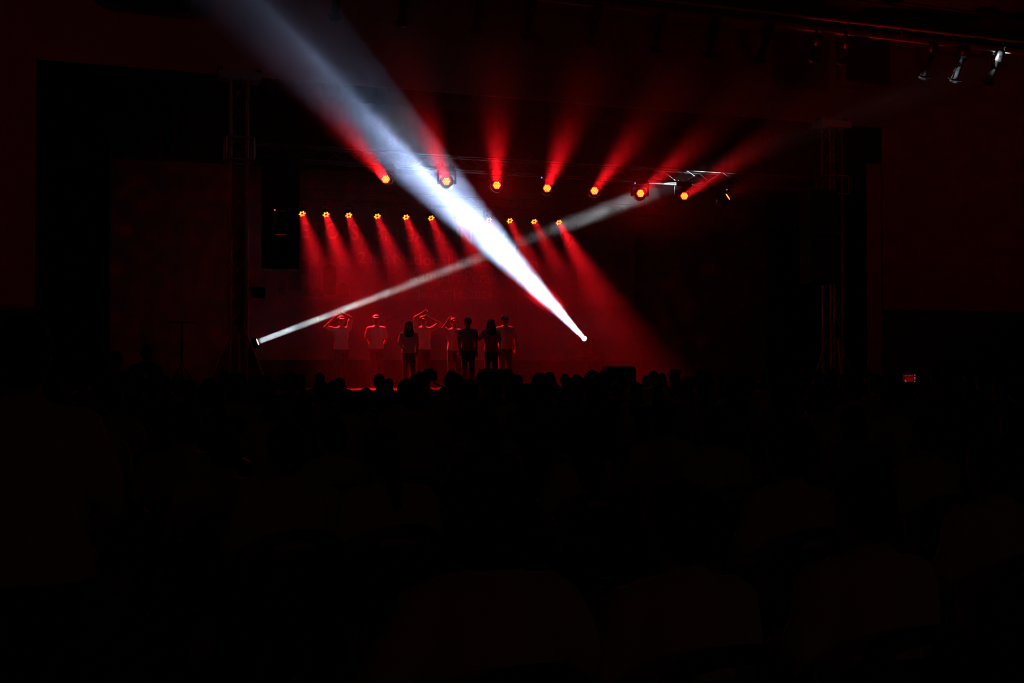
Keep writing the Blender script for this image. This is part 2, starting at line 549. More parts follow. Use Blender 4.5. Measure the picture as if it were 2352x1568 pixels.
for i, (x, y) in enumerate(washes):
    p = at(x, y, TY - .30)
    d = WASH_D.copy()
    if i == 7: d = V((.62, -.58, .50)).normalized()
    r = moving_head('wash_light', wlabels[i], p, d, 1, M['gloss'], 'red', group='red wash lights on the front truss', base_off=.25, i_=i)
    k = (1, 1, .92, .88, .75, .6, .6, 15.0)[i]
    lo = -r.location
    beam('wash_beam', p + d * .014 + lo, d, P_WASH * k, 4.4 if i < 7 else 75, .17, RED, r)
    if i in (2, 5):                                  # unfocused part of the light, spreading over the hall
        spot('wash_field', p + d * .09 + lo, WASH_D, P_WASH_FIELD, 140, 1.0, .06, RED, r)
PAR_D = V((.113, -1.098, -1.07)).normalized()
pars = (693, 748, 800, 866, 932, 990, 1052, 1123, 1171, 1227, 1284)
ordn = ('leftmost', 'second', 'third', 'fourth', 'fifth', 'sixth', 'seventh', 'eighth', 'ninth', 'tenth', 'rightmost')
parpow = (.8, 1.25, .9, 1.0, 1.05, .9, .85, .85, .8, .85, 1.9)
for i, x in enumerate(pars):
    p = at(x, 490 + 20 * (x - 693) / 591, 29.55)
    d = PAR_D
    lab = ('small round LED spotlight glowing red, %s in the upstage row' % ordn[i]) + ('' if i in (0, 10) else ' from the left')
    r = root('led_spotlight', p, lab, 'spotlight', group='red LED spotlights on the rear truss')
    MB().lathe(-d * .17, d, [(0, .05), (.03, .095), (.10, .105), (.165, .105), (.172, .098), (.160, .096)], 20).build('housing', M['black'], r, True)
    yk = MB(); sd = V((1, 0, 0))
    for s in (-1, 1): yk.path([-d * .08 + sd * s * .115, -d * .08 + sd * s * .115 + V((0, .02, .20))], .012)
    yk.tube(-d * .08 + V((-.115, .02, .20)), -d * .08 + V((.115, .02, .20)), .012)
    yk.tube(-d * .08 + V((0, .02, .20)), -d * .08 + V((0, .04, .36)), .014)
    yk.build('bracket', M['steel'], r)
    ln = MB().lathe(-d * .008, d, [(0, .096), (.004, .096)], 20).build('lens', M['lensred'], r)
    R = frame(d); dm = MB()
    pts = [(.074 * math.cos(PI / 3 * k + .3), .074 * math.sin(PI / 3 * k + .3)) for k in range(6)] + [(.046 * math.cos(PI / 3 * k + .3 + PI / 6), .046 * math.sin(PI / 3 * k + .3 + PI / 6)) for k in range(6)]
    disc_dots(dm, R, V((0, 0, 0)), pts, .0155)
    dm.build('led_cluster', M['led'], ln)
    beam('spotlight_beam', d * .012, d, P_PAR * parpow[i], 20, .17, RED, r)

# white beam fixtures standing on cases
def pole_stand(c, top, label):
    r = root('light_stand', (c[0], c[1], SZ), label, 'stand')
    bar('pole', (0, 0, .02), (0, 0, top - SZ - .02), .03, M['steel'], r)
    MB().bbox((-.15, -.15, top - SZ - .02), (.15, .15, top - SZ)).build('top_plate', M['spk'], r)
    MB().lathe((0, 0, 0), (0, 0, 1), [(0, .24), (.02, .24), (.03, .20)], 20).build('base_plate', M['spk'], r)
    return r
for nm, P, aim, lab in (('beam_light', BEAM_A, BEAM_A_AIM, 'moving head on the stage throwing the thick bright white beam'),
                        ('beam_light', BEAM_B, BEAM_B_AIM, 'moving head behind the left tower throwing the thin white beam')):
    d = (aim - P).normalized()
    c = P - d * .16
    moving_head(nm, lab, P, d, -1, M['black'], 'white', .12, .30, .066, base_off=.36)
    bz = c.z - .36 - .02 - .065
    pole_stand((c.x, c.y), bz, 'black pole stand under the ' + ('bright' if P is BEAM_A else 'thin beam') + ' moving head on stage')
dA = (BEAM_A_AIM - BEAM_A).normalized()
dB = (BEAM_B_AIM - BEAM_B).normalized()
beam('beam_lamp_wide', BEAM_A + dA * .012, dA, P_BEAM1_WIDE, 8.0, .12, WHITE1)
beam('beam_lamp_core', BEAM_A + dA * .014, dA, P_BEAM1_CORE, 3.6, .12, WHITE1)
beam('beam_lamp_thin', BEAM_B + dB * .012, dB, P_BEAM2, 2.6, .12, WHITE2)

# ------------------------------------------------------------------ lighting bar over the audience
lb = root('lighting_bar', (11, FOH_Y, FOH_Z), 'long double pipe lighting bar slung above the audience', 'lighting bar')
bar('pipe', (-12, 0, 0), (11.5, 0, 0), .03, M['pipe'], lb, 10)
bar('pipe', (-12, .1, .32), (11.5, .1, .32), .03, M['pipe'], lb, 10)
for k in range(16):
    bar('spreader', (-11.5 + k * 1.5, 0, 0), (-11.5 + k * 1.5, .1, .32), .015, M['dullalu'], lb)
for k in range(6):
    bar('suspension_wire', (-11 + k * 4.4, .1, .32), (-11 + k * 4.4, .1, CZ - FOH_Z - .02), .008, M['steel'], lb)
PD = V((.05, .62, -.78)).normalized()
def profile_spot(px, label, tilt=0, short=False):
    a = (px - 1176) / F
    X = FOH_Y * (SN + a * CS) / (CS - a * SN)
    r = root('profile_spotlight', (X, FOH_Y, FOH_Z), label, 'spotlight', group='spotlights on the bar above the audience')
    d = (Matrix.Rotation(tilt, 3, 'X') @ PD).normalized()
    pv = V((0, -.02, -.34))
    L = .62 if short else .86
    MB().lathe(pv - d * L * .42, d, [(0, .06), (.02, .09), (.10, .105), (.24, .105), (.26, .08)], 14).build('lamp_house', M['black'], r, True)
    MB().lathe(pv - d * (L * .42 - .25), d, [(0, .075), (L - .34, .082), (L - .30, .10), (L - .22, .105)], 14).build('lens_tube', M['black'], r, True)
    R = frame(d)
    MB().box(pv + d * (L * .58 - .03), (.25, .25, .012), R).build('gel_frame', M['steel'], r)
    y = MB()
    for s in (-1, 1): y.path([pv + V((s * .13, 0, 0)), pv + V((s * .13, 0, .20)), pv + V((s * .05, 0, .27))], .012)
    y.tube(pv + V((-.05, 0, .27)), pv + V((.05, 0, .27)), .012)
    y.build('yoke', M['steel'], r)
    MB().bbox((-.03, -.045, -.09), (.03, .045, .04)).build('clamp', M['steel'], r)
    cb = MB().path([pv - d * L * .40, pv - d * L * .40 + V((.08, -.05, .1)), V((.16, 0, 0))], .008, 6).build('power_cable', M['cable'], r)
    return r
ppx = (770, 925, 1098, 1218, 1366, 1516, 1640, 1762, 1878, 1945, 2140, 2212, 2292)
pl = ('leftmost on the high bar, mostly out of the picture', 'second from the left on the high bar', 'third from the left on the high bar', 'fourth from the left on the high bar', 'fifth from the left on the high bar', 'sixth from the left on the high bar', 'seventh from the left on the high bar', 'eighth from the left on the high bar', 'with red glints, on the high bar left of the hung box', 'in front of the hung box on the high bar', 'dim, just left of the one struck by white light', 'struck by the thin white beam, far right on the high bar', 'last on the right of the high bar')
for i, px in enumerate(ppx):
    profile_spot(px, 'black profile spotlight ' + pl[i], random.uniform(-.08, .08), i in (8, 9))

# ------------------------------------------------------------------ loudspeakers
def speaker(name, c, size, label, led=None, rz=0, group=None, top=None):
    r = root(name, c, label, 'loudspeaker', rz, group)
    w_, d_, h_ = size
    mb = MB()
    # cabinet tapered towards its back
    vs = []
    for z in (0, h_):
        vs += [(-w_ / 2, -d_ / 2, z), (w_ / 2, -d_ / 2, z), (w_ / 2 * .75, d_ / 2, z), (-w_ / 2 * .75, d_ / 2, z)]
    mb.add(vs, [(0, 3, 2, 1), (4, 5, 6, 7), (0, 1, 5, 4), (1, 2, 6, 5), (2, 3, 7, 6), (3, 0, 4, 7)])
    cab = mb.build('cabinet', M['spk'], r)
    MB().bbox((-w_ / 2 + .03, -d_ / 2 - .02, .03), (w_ / 2 - .03, -d_ / 2, h_ - .03)).build('grille', M['grille'], r)
    for s in (-1, 1):
        MB().bbox((s * w_ / 2 * .9 - .01, -.06, h_ * .55), (s * w_ / 2 * .9 + .02, .06, h_ * .62)).build('handle', M['steel'], cab)
    if led == 'dot':
        MB().lathe((-.12, -d_ / 2 - .021, .04), (0, -1, 0), [(0, .016), (.004, .014)], 10).build('status_led', M['redled'], r)
    if led == 'line':
        MB().bbox((-.11, -d_ / 2 - .024, h_ * .62), (.10, -d_ / 2 - .02, h_ * .62 + .012)).build('display_strip', M['redline'], r)
    if top is not None:
        for s in (-1, 1): bar('suspension_chain', (s * w_ * .35, 0, h_), (s * w_ * .35, 0, top - c[2]), .012, M['steel'], r)
    return r
for X, side in ((3.06, 'left'), (15.70, 'right')):
    Y = 23.1
    speaker('loudspeaker', (X, Y, 4.56), (.74, .6, 1.09), 'black loudspeaker hung beside the %s tower, upper of its pair' % side, 'dot' if side == 'left' else None, top=TZ - .17)
    speaker('loudspeaker', (X, Y, 3.44), (.74, .6, 1.09), 'black loudspeaker hung beside the %s tower, lower of its pair' % side, 'line' if side == 'left' else None)
c_ = at(322, 12, 23.6)
speaker('loudspeaker', (c_.x, 23.75, c_.z), (1.85, .5, .9), 'broad black box hung on the front wall at the upper left', top=CZ - .02)
c_ = at(1980, 195, 22.95)
speaker('loudspeaker', (c_.x, 22.95, c_.z), (1.25, .6, 1.15), 'big black box hung behind the spotlights at the upper right', top=CZ - .02)
# floor monitors and boxes on the stage edge
def wedge(c, w_, h_, label, rz=0):
    r = root('stage_monitor', c, label, 'stage monitor', rz)
    prof = [(-.24, 0), (.26, 0), (.26, h_ * .45), (.02, h_), (-.16, h_), (-.24, h_ * .85)]
    n = len(prof)
    vs = [(-w_ / 2, y, z) for y, z in prof] + [(w_ / 2, y, z) for y, z in prof]
    # side profile slopes inwards at the ends
    for i, (y, z) in enumerate(prof):
        k = 1 - .16 * (z / h_)
        vs[i] = (-w_ / 2 * k, y, z)
    cab = MB().add(vs, [tuple(range(n)), tuple(range(n, 2 * n))[::-1]] + [(i, (i + 1) % n, n + (i + 1) % n, n + i) for i in range(n)]).build('cabinet', M['spk'], r)
    a = math.atan2(h_ * .55, -.24)
    mid = V((0, .14, h_ * .725)); nrm = V((0, h_ * .55, .24)).normalized()
    MB().box(mid + nrm * .012, (w_ * .8, .02, .26), frame(nrm) @ Matrix.Rotation(PI / 2, 3, 'X')).build('grille', M['grille'], r)
    MB().bbox((-.07, -.26, h_ * .4), (.07, -.24, h_ * .5)).build('handle', M['steel'], cab)
    return r
p = at(1133, 870, 23.35); wedge((p.x, 23.35, SZ), .72, .45, 'black floor monitor on the stage edge below the performers')
p = at(1415, 870, 23.35); wedge((p.x, 23.35, SZ), .76, .50, 'black floor monitor on the stage edge right of the white beam')
p = at(672, 880, 23.3); speaker('loudspeaker', (p.x, 23.3, SZ), (.44, .4, .34), 'small black box on the stage edge by the left tower')
p = at(1548, 865, 23.2)
r = root('floor_light', (p.x, 23.2, SZ), 'small black floor light with tilted flap on the right of the stage', 'floor light')
MB().bbox((-.12, -.1, 0), (.12, .1, .16)).build('base', M['spk'], r)
MB().box((.02, 0, .30), (.22, .12, .26), Matrix.Rotation(.25, 3, 'Y')).build('lamp_house', M['spk'], r)
MB().box((-.10, 0, .36), (.02, .16, .16), Matrix.Rotation(.6, 3, 'Y')).build('flap', M['spk'], r)
# T-bar stand at the far left of the stage
p = at(418, 740, 24.6)
r = root('light_stand', (p.x, 24.6, SZ), 'black T-bar stand before the pale wall, left of the left tower', 'stand')
bar('pole', (0, 0, .1), (0, 0, p.z - SZ), .022, M['steel'], r)
bar('cross_bar', (-.28, 0, p.z - SZ), (.28, 0, p.z - SZ), .018, M['steel'], r)
for k in range(3):
    a = k * 2 * PI / 3 + .4
    bar('leg', (0, 0, .55), (.38 * math.cos(a), .38 * math.sin(a), .01), .014, M['steel'], r)
# small lamp clamped to the left tower
p = at(592, 672, 23.35)
r = root('par_can', p, 'black lamp clamped to the right side of the left tower', 'lamp')
MB().lathe((-.13, 0, 0), (1, -.1, -.06), [(0, .06), (.03, .10), (.20, .11), (.27, .115)], 16).build('can', M['black'], r, True)
bar('clamp_arm', (-.05, 0, .06), (TLX + .19 - p.x, .1, .10), .016, M['steel'], r)
MB().bbox((-.14, -.13, .105), (.13, .02, .12)).build('bracket', M['dullalu'], r)

# ------------------------------------------------------------------ people
from mathutils import noise as mnoise
def remesh(mb, voxel, m, name, ratio=.5, smooth=3, extra=None, folds=0):
    me = mb.mesh('tmp', None)
    ob = bpy.data.objects.new('tmp', me); COL.objects.link(ob)
    md = ob.modifiers.new('r', 'REMESH'); md.mode = 'VOXEL'; md.voxel_size = voxel; md.use_smooth_shade = True
    sm = ob.modifiers.new('s', 'SMOOTH'); sm.factor = .5; sm.iterations = smooth
    if ratio < 1:
        dc = ob.modifiers.new('d', 'DECIMATE'); dc.ratio = ratio
    dg = bpy.context.evaluated_depsgraph_get(); dg.update()
    out = bpy.data.meshes.new_from_object(ob.evaluated_get(dg))
    bpy.data.objects.remove(ob); bpy.data.meshes.remove(me)
    if folds:                                        # creases of hanging cloth
        for v in out.vertices:
            c = v.co
            k = mnoise.noise(V((c.x * 22, c.y * 22, c.z * 5 + c.x * 6))) + .6 * mnoise.noise(V((c.x * 9 + 5, c.y * 9, c.z * 12)))
            v.co = c + v.normal * k * folds
    if extra is not None and extra.v:
        bm = bmesh.new(); bm.from_mesh(out)
        e = extra.mesh('x', None, True); bm.from_mesh(e); bm.to_mesh(out); bm.free()
        bpy.data.meshes.remove(e)
    out.name = name
    out.materials.clear(); out.materials.append(m)
    for p in out.polygons: p.use_smooth = True; p.material_index = 0
    return out
def hand(mb, ex, wrist, d, up, s=1.0, curl=.5):
    """palm goes to the continuous body, the five fingers are added as separate chains rooted in it"""
    d = V(d).normalized(); side = d.cross(V(up)).normalized(); nrm = side.cross(d).normalized()
    pm = V(wrist) + d * .05 * s
    mb.capsule(wrist, pm + d * .02 * s, .025 * s, .026 * s, 8)
    mb.capsule(pm - side * .018 * s, pm + side * .018 * s + d * .01, .021 * s, .021 * s, 8)
    for k, L in enumerate((.058, .068, .063, .048)):
        b = pm + side * (.030 - .020 * k) * s + d * .030 * s
        d2 = (d - nrm * curl).normalized(); d3 = (d - nrm * curl * 2.6).normalized()
        m_ = b + d2 * L * .55 * s; t = m_ + d3 * L * .5 * s
        ex.capsule(b, m_, .0092 * s, .0085 * s, 6); ex.capsule(m_, t, .0085 * s, .0068 * s, 6)
    b = pm + side * .03 * s - d * .02 * s
    m_ = b + (side * .8 + d * .6).normalized() * .035 * s; t = m_ + (d - nrm * .4 * curl).normalized() * .03 * s
    ex.capsule(b, m_, .0115 * s, .010 * s, 6); ex.capsule(m_, t, .010 * s, .008 * s, 6)
_pc = {}
def person_meshes(key, J, hair='short', female=False, s=1.0, sit=False, detail=1.0, width=1.0, cap=False):
    """J: joints in metres, figure faces -Y. Returns dict part -> mesh"""
    if key in _pc: return _pc[key]
    P = {k: V(v) for k, v in J.items()}
    w = width
    sw = (P['sl'] - P['sr']).length / 2
    body = MB(); ex = MB()
    pel, chest, nk, hd = P['pelvis'], P['chest'], P['neck'], P['head']
    mid = pel.lerp(chest, .5)
    hipw = .165 if female else .158
    rings = [(pel - V((0, 0, .07)), hipw * .8 * w, .10), (pel, hipw * w, .115), (mid, .128 * w if female else .142 * w, .098), (chest, .155 * w, .112), (chest.lerp(nk, .55), sw * .98, .092), (chest.lerp(nk, .85), sw * .70, .072), (nk, .06, .058)]
    body.loft(rings)
    body.capsule(nk - V((0, 0, .03)), hd - V((0, 0, .05)), .054, .052)
    body.ell(hd, (.074, .092, .112)); body.ell(hd + V((0, -.028, -.055)), (.056, .064, .062))
    body.ell(hd + V((0, -.095, -.018)), (.014, .020, .022), 8, 6)       # nose
    body.ell(hd + V((0, -.080, .028)), (.05, .018, .012), 10, 6)        # brow
    for q in (-1, 1): body.ell(hd + V((q * .077, .012, -.008)), (.010, .020, .030), 8, 6)
    for q, a in (('l', 1), ('r', -1)):
        S_, E_, W_ = P['s' + q], P['e' + q], P['w' + q]
        body.capsule(S_ - V((0, 0, .012)), E_, .048, .038); body.capsule(E_, W_, .038, .026)
        hand(body, ex, W_, (W_ - E_).normalized() + P.get('hd' + q, V((0, 0, 0))), V((0, -1, .2)) if abs((W_ - E_).normalized().y) < .9 else V((0, 0, 1)), 1.0, .45)
        H_, K_, A_ = P['h' + q], P['k' + q], P['a' + q]
        body.capsule(H_, K_, .082, .056); body.capsule(K_, A_, .054, .036)
        body.capsule(A_ - V((0, 0, .02)), A_ + V((0, -.15, -.045)), .036, .028)
    D = {}
    D['body'] = remesh(body, .016 / detail, M['skin'], 'body', .45 if detail >= 1 else .35, 2, ex)
    # shirt
    g = .014
    sh = MB().loft([(pel - V((0, 0, .03)), (hipw + g + .012) * w, .128), (mid, .158 * w, .122), (chest, .168 * w + g, .128), (chest.lerp(nk, .55), sw + .012, .106), (chest.lerp(nk, .86), sw * .72 + g, .084), (nk + V((0, 0, .008)), .066, .066)])
    for q in ('l', 'r'):
        S_, E_ = P['s' + q], P['e' + q]
        sh.capsule(S_ - V((0, 0, .012)), S_.lerp(E_, .72), .060, .064)
        sh.capsule(nk.lerp(S_, .25) - V((0, 0, .045)), S_ - V((0, 0, .012)), .070, .060)
    sh.lathe(nk - V((0, 0, .012)), V((0, -.1, 1)), [(0, .070), (.045, .062)], 14)   # collar
    D['shirt'] = remesh(sh, .017 / detail, M['shirt'], 'shirt', .6, 3, folds=.010)
    tr = MB().loft([(pel - V((0, 0, .10)), hipw * .95 * w, .112), (pel - V((0, 0, .02)), (hipw + .008) * w, .124), (pel + V((0, 0, .05)), (hipw - .005) * w, .115)])
    for q in ('l', 'r'):
        H_, K_, A_ = P['h' + q], P['k' + q], P['a' + q]
        tr.capsule(H_, K_, .097, .072); tr.capsule(K_, K_.lerp(A_, .93), .070, .058)
    D['trousers'] = remesh(tr, .020 / detail, M['trous'], 'trousers', .4, 3, folds=.006)
    for q in ('l', 'r'):
        A_ = P['a' + q]
        so = MB().capsule(A_ + V((0, .02, -.045)), A_ + V((0, -.15, -.055)), .045, .036)
        so.bbox(A_ + V((-.04, -.19, -.085)), A_ + V((.04, .06, -.065)))
        D['shoe_' + q] = remesh(so, .014 / detail, M['shoe'], 'shoe', .35, 2)
    hr = MB()
    hr.ell(hd + V((0, .018, .030)), (.088, .096, .104))
    hr.ell(hd + V((0, .045, -.02)), (.080, .070, .085))
    if hair == 'long':
        hr.capsule(hd + V((0, .055, -.02)), nk + V((0, .085, -.10)), .080, .085)
        hr.capsule(hd + V((-.05, .045, 0)), nk + V((-.075, .055, -.13)), .045, .05)
        hr.capsule(hd + V((.05, .045, 0)), nk + V((.075, .055, -.13)), .045, .05)
    elif hair == 'front':
        hr.ell(nk + V((0, -.045, -.085)), (.125, .095, .115))
        for q in (-1, 1): hr.capsule(hd + V((q * .062, .03, 0)), nk + V((q * .085, -.04, -.08)), .045, .055)
        hr.capsule(hd + V((0, .06, -.02)), nk + V((0, .09, -.10)), .075, .08)
    elif hair == 'tail':
        hr.capsule(hd + V((0, .095, .03)), hd + V((0, .15, -.02)), .035, .04)
        hr.capsule(hd + V((0, .15, -.02)), nk + V((0, .13, -.10)), .042, .022)
    elif hair == 'bob':
        hr.ell(hd + V((0, .03, -.06)), (.105, .085, .10))
    D['hair'] = remesh(hr, .015 / detail, M['hair'], 'hair', .5, 2)
    if cap:
        cp = MB().ell(hd + V((0, .012, .062)), (.094, .104, .066))
        cp.lathe(hd + V((0, .01, .045)), V((0, -.15, 1)), [(0, .096), (.035, .099)], 20)
        cp.box(hd + V((0, -.11, .052)), (.12, .08, .012), Matrix.Rotation(.3, 3, 'X'))
        D['cap'] = remesh(cp, .011, M['cap'], 'cap', .5, 1)
    ey = MB()
    for q in (-1, 1): ey.ell(hd + V((q * .030, -.086, .004)), (.012, .008, .007), 8, 6)
    ey.ell(hd + V((0, -.090, -.062)), (.022, .006, .005), 8, 6)
    D['eyes'] = ey.mesh('eyes', M['eye'], True)
    _pc[key] = D
    return D
def person(D, loc, rz, label, scale=1.0, group=None, shirt=None, parts=('shirt', 'trousers', 'shoe_l', 'shoe_r', 'hair', 'cap', 'eyes')):
    b = link('person', D['body'], None, loc)
    b.rotation_euler = (0, 0, rz); b.scale = (scale,) * 3
    tag(b, label, 'person', group)
    for k in parts:
        if k in D:
            me = D[k]
            o = link({'eyes': 'face_details', 'shoe_l': 'shoe', 'shoe_r': 'shoe'}.get(k, k), me, b)
            if k == 'shirt' and shirt:
                o.material_slots[0].link = 'OBJECT'; o.material_slots[0].material = M[shirt]
    return b
def stand(**kw):
    J = dict(pelvis=(0, 0, .93), chest=(0, .01, 1.24), neck=(0, .015, 1.44), head=(0, -.005, 1.585),
             sl=(.175, .01, 1.385), sr=(-.175, .01, 1.385), el=(.225, .02, 1.11), er=(-.225, .02, 1.11),
             wl=(.225, -.05, .87), wr=(-.225, -.05, .87), hl=(.085, 0, .90), hr=(-.085, 0, .90),
             kl=(.095, -.015, .50), kr=(-.095, -.015, .50), al=(.10, .02, .085), ar=(-.10, .02, .085))
    J.update(kw)
    return J
# performers face the audience (-Y); 'l' joints are on image right
perf = [
    # px, cap top y, distance, pose, hair, label, shirt
    (784, 722, 27.0, stand(er=(-.40, -.05, 1.42), wr=(-.20, -.10, 1.63), el=(.23, 0, 1.66), wl=(.03, -.06, 1.76)), 'short', 'performer on the left of the group with one arm arched over the head', 'shirtp'),
    (864, 720, 27.0, stand(el=(.235, .07, 1.12), wl=(.13, .14, .95), er=(-.235, .07, 1.12), wr=(-.13, .14, .95)), 'short', 'performer second from the left standing straight with hands behind the back', 'shirtp'),
    (939, 735, 25.9, stand(el=(.22, .02, 1.12), wl=(.20, -.1, .92), er=(-.24, .03, 1.12), wr=(-.14, -.16, 1.0)), 'front', 'shorter long-haired performer at the front, third from the left', 'shirtp'),
    (973, 722, 27.0, stand(el=(.40, -.06, 1.52), wl=(.13, -.10, 1.64), er=(-.21, -.02, 1.66), wr=(-.04, -.06, 1.77)), 'short', 'performer with both hands raised to the head and elbows out', 'shirtp'),
    (1043, 727, 27.0, stand(er=(-.30, -.08, 1.45), wr=(-.20, -.16, 1.62), el=(.26, -.05, 1.16), wl=(.08, -.20, 1.30)), 'short', 'performer half hidden with one hand lifted beside the face', 'shirtp'),
    (1075, 727, 25.8, stand(el=(.215, .03, 1.12), er=(-.215, .03, 1.12), wl=(.21, -.03, .88), wr=(-.21, -.03, .88)), 'short', 'performer in a shade-darkened shirt standing nearest the audience', 'shirtd'),
    (1128, 730, 25.9, stand(er=(-.30, -.06, 1.20), wr=(-.16, -.17, 1.38), el=(.22, .02, 1.13), wl=(.20, -.08, .92)), 'front', 'long-haired performer with one bent elbow, second from the right', 'shirtp'),
    (1160, 720, 27.0, stand(el=(.27, .03, 1.14), wl=(.27, 0, .90), er=(-.225, .02, 1.11), wr=(-.2, -.06, .88)), 'short', 'tall performer on the right end of the group', 'shirtp'),
]
for i, (px, cy_, dd, J, hr, lab, shm) in enumerate(perf):
    D = person_meshes('perf%d' % i, J, hr, hr == 'front', cap=True)
    q = at(px, cy_, d=dd)
    Hh = q.z - SZ
    person(D, (q.x, q.y, SZ), -.15 + random.uniform(-.12, .12), lab, Hh / 1.735, 'performers on the stage', shm)

# seated audience, figure faces -Y, turned round to face the stage
def seat_pose(lean=0, tilt=0, arms='lap', turn=0):
    J = dict(pelvis=(0, .02, .53), chest=(0, .05 + lean * .3, .83), neck=(0, .045 + lean * .7, 1.03), head=(tilt, .01 + lean, 1.165),
             sl=(.175, .04 + lean * .6, .975), sr=(-.175, .04 + lean * .6, .975), el=(.235, .0 + lean * .4, .72), er=(-.235, .0 + lean * .4, .72),
             wl=(.12, -.21, .64), wr=(-.12, -.21, .64), hl=(.095, 0, .51), hr=(-.095, 0, .51), kl=(.13, -.43, .51), kr=(-.13, -.43, .51),
             al=(.13, -.40, .085), ar=(-.13, -.40, .085))
    if arms == 'phone':
        J.update(el=(.22, -.20, .90), er=(-.22, -.20, .90), wl=(.085, -.33, 1.10), wr=(-.085, -.33, 1.10))
    if arms == 'face':
        J.update(er=(-.24, -.16, .82), wr=(-.10, -.17, 1.03))
    if arms == 'wide':
        J.update(el=(.30, .05, .74), er=(-.30, .05, .74), wl=(.16, -.12, .66), wr=(-.16, -.12, .66))
    return J
SV = [person_meshes('seat_short', seat_pose(), 'short', detail=.8),
      person_meshes('seat_long', seat_pose(0, .01), 'long', True, detail=.8),
      person_meshes('seat_lean', seat_pose(-.06, -.03, 'face'), 'short', detail=.8),
      person_meshes('seat_tail', seat_pose(-.02, .02), 'tail', True, detail=.8),
      person_meshes('seat_bob', seat_pose(.0, -.01, 'wide'), 'bob', True, detail=.8)]
SPHONE = person_meshes('seat_phone', seat_pose(-.02, 0, 'phone'), 'short', detail=.8)

# chair -------------------------------------------------------------
def chair_meshes():
    D = {}
    W, T = .225, .022
    def ztop(x): return .66 + .20 * math.sqrt(max(0, 1 - (abs(x) / (W * 1.02)) ** 2.6))
    N = 24
    mb = MB()
    def patch(x0, x1, za, zb):
        vs = []
        def yy(x, z): return -(.20 + .05 * (z - .45)) + .045 * (x / W) ** 2
        for y_ in (0, T):
            for x, z in ((x0, za(x0)), (x1, za(x1)), (x1, zb(x1)), (x0, zb(x0))):
                vs.append((x, yy(x, z) - y_, z))
        mb.add(vs, [(0, 1, 2, 3), (7, 6, 5, 4), (0, 4, 5, 1), (1, 5, 6, 2), (2, 6, 7, 3), (3, 7, 4, 0)])
    for i in range(N):
        x0 = -W + 2 * W * i / N; x1 = -W + 2 * W * (i + 1) / N
        xm = abs(x0 + x1) / 2
        if xm < .105:
            patch(x0, x1, lambda x: ztop(x) - .045, ztop)
            patch(x0, x1, lambda x: .48, lambda x: ztop(x) - .085 - .0 * x)
        else:
            patch(x0, x1, lambda x: .48, ztop)
    D['backrest'] = mb.mesh('backrest', M['chair'])
    st = MB().loft([((0, .02, .425), .20, .20), ((0, .02, .432), .225, .22), ((0, .02, .45), .225, .22), ((0, .02, .458), .19, .19)], 28)
    D['seat'] = st.mesh('seat', M['chair'], True)
    D['leg'] = MB().tube((0, 0, 0), (0, 0, 1), .014, n=8).mesh('leg', M['steel'], True)
    return D
CH = chair_meshes()
def chair(x, y, rz, label, group):
    r = root('chair', (x, y, 0), label, 'chair', rz, group)
    link('backrest', CH['backrest'], r); link('seat', CH['seat'], r)
    for sx in (-1, 1):
        for (y0, z0, y1) in ((.17, .43, .22), (-.20, .52, -.24)):
            o = link('leg', CH['leg'], r, (sx * .21, y1, 0))
            v = V((sx * .185, y0, z0)) - V((sx * .21, y1, 0))
            o.rotation_mode = 'QUATERNION'; o.rotation_quaternion = v.to_track_quat('Z', 'Y'); o.scale = (1, 1, v.length)
    return r
# near spectators placed one by one: px, row Y, variant, scale, shirt, label
near = [
    (1105, 2.70, 4, 1.0, 'shirt', 'spectator seated nearest the camera, broad pale back at the bottom centre'),
    (1545, 2.70, 0, .96, 'shirt', 'spectator in a pale shirt in the nearest row, right of the bottom centre'),
    (1968, 2.72, 0, .98, 'shirt', 'spectator in a pale shirt in the nearest row, at the lower right'),
    (2262, 3.55, 0, .98, 'shirt', 'spectator with rounded pale back at the right edge, second row'),
    (1798, 4.35, 0, .98, 'shirt', 'spectator in a pale shirt between the two lower right heads, third row'),
    (655, 5.0, 0, 1.0, 'shirt', 'spectator with broad pale back left of centre, above an arched chair back'),
    (505, 5.75, 2, .96, 'shirt', 'spectator in a pale shirt just left of the broad-backed one'),
    (885, 5.0, 3, .98, 'shirt', 'spectator in a pale shirt left of the centre aisle of heads'),
    (1335, 5.95, 1, .97, 'shirt', 'long-haired spectator in a pale shirt near the centre'),
    (1632, 5.95, 0, 1.0, 'shirt', 'spectator in a pale shirt right of the long-haired one'),
    (418, 6.7, 2, 1.02, 'shirt', 'spectator leaning forward in a pale shirt behind the standing man'),
    (2128, 5.2, 2, .98, 'shirt', 'spectator in a pale shirt bending an arm at the right, fourth row'),
    (760, 6.75, 2, .95, 'shirt', 'spectator raising a hand to the face, left of centre'),
    (2330, 5.2, 1, 1.0, 'shirt2', 'long-haired spectator at the right edge behind the rounded back'),
    (1110, 6.7, 3, .97, 'shirt3', 'dark-shirted spectator with a ponytail in the centre'),
    (1480, 7.4, 1, .97, 'shirt3', 'dark-shirted long-haired spectator right of centre'),
    (1950, 6.6, 4, .98, 'shirt2', 'grey-shirted spectator with a bob haircut on the right'),
]
used = []
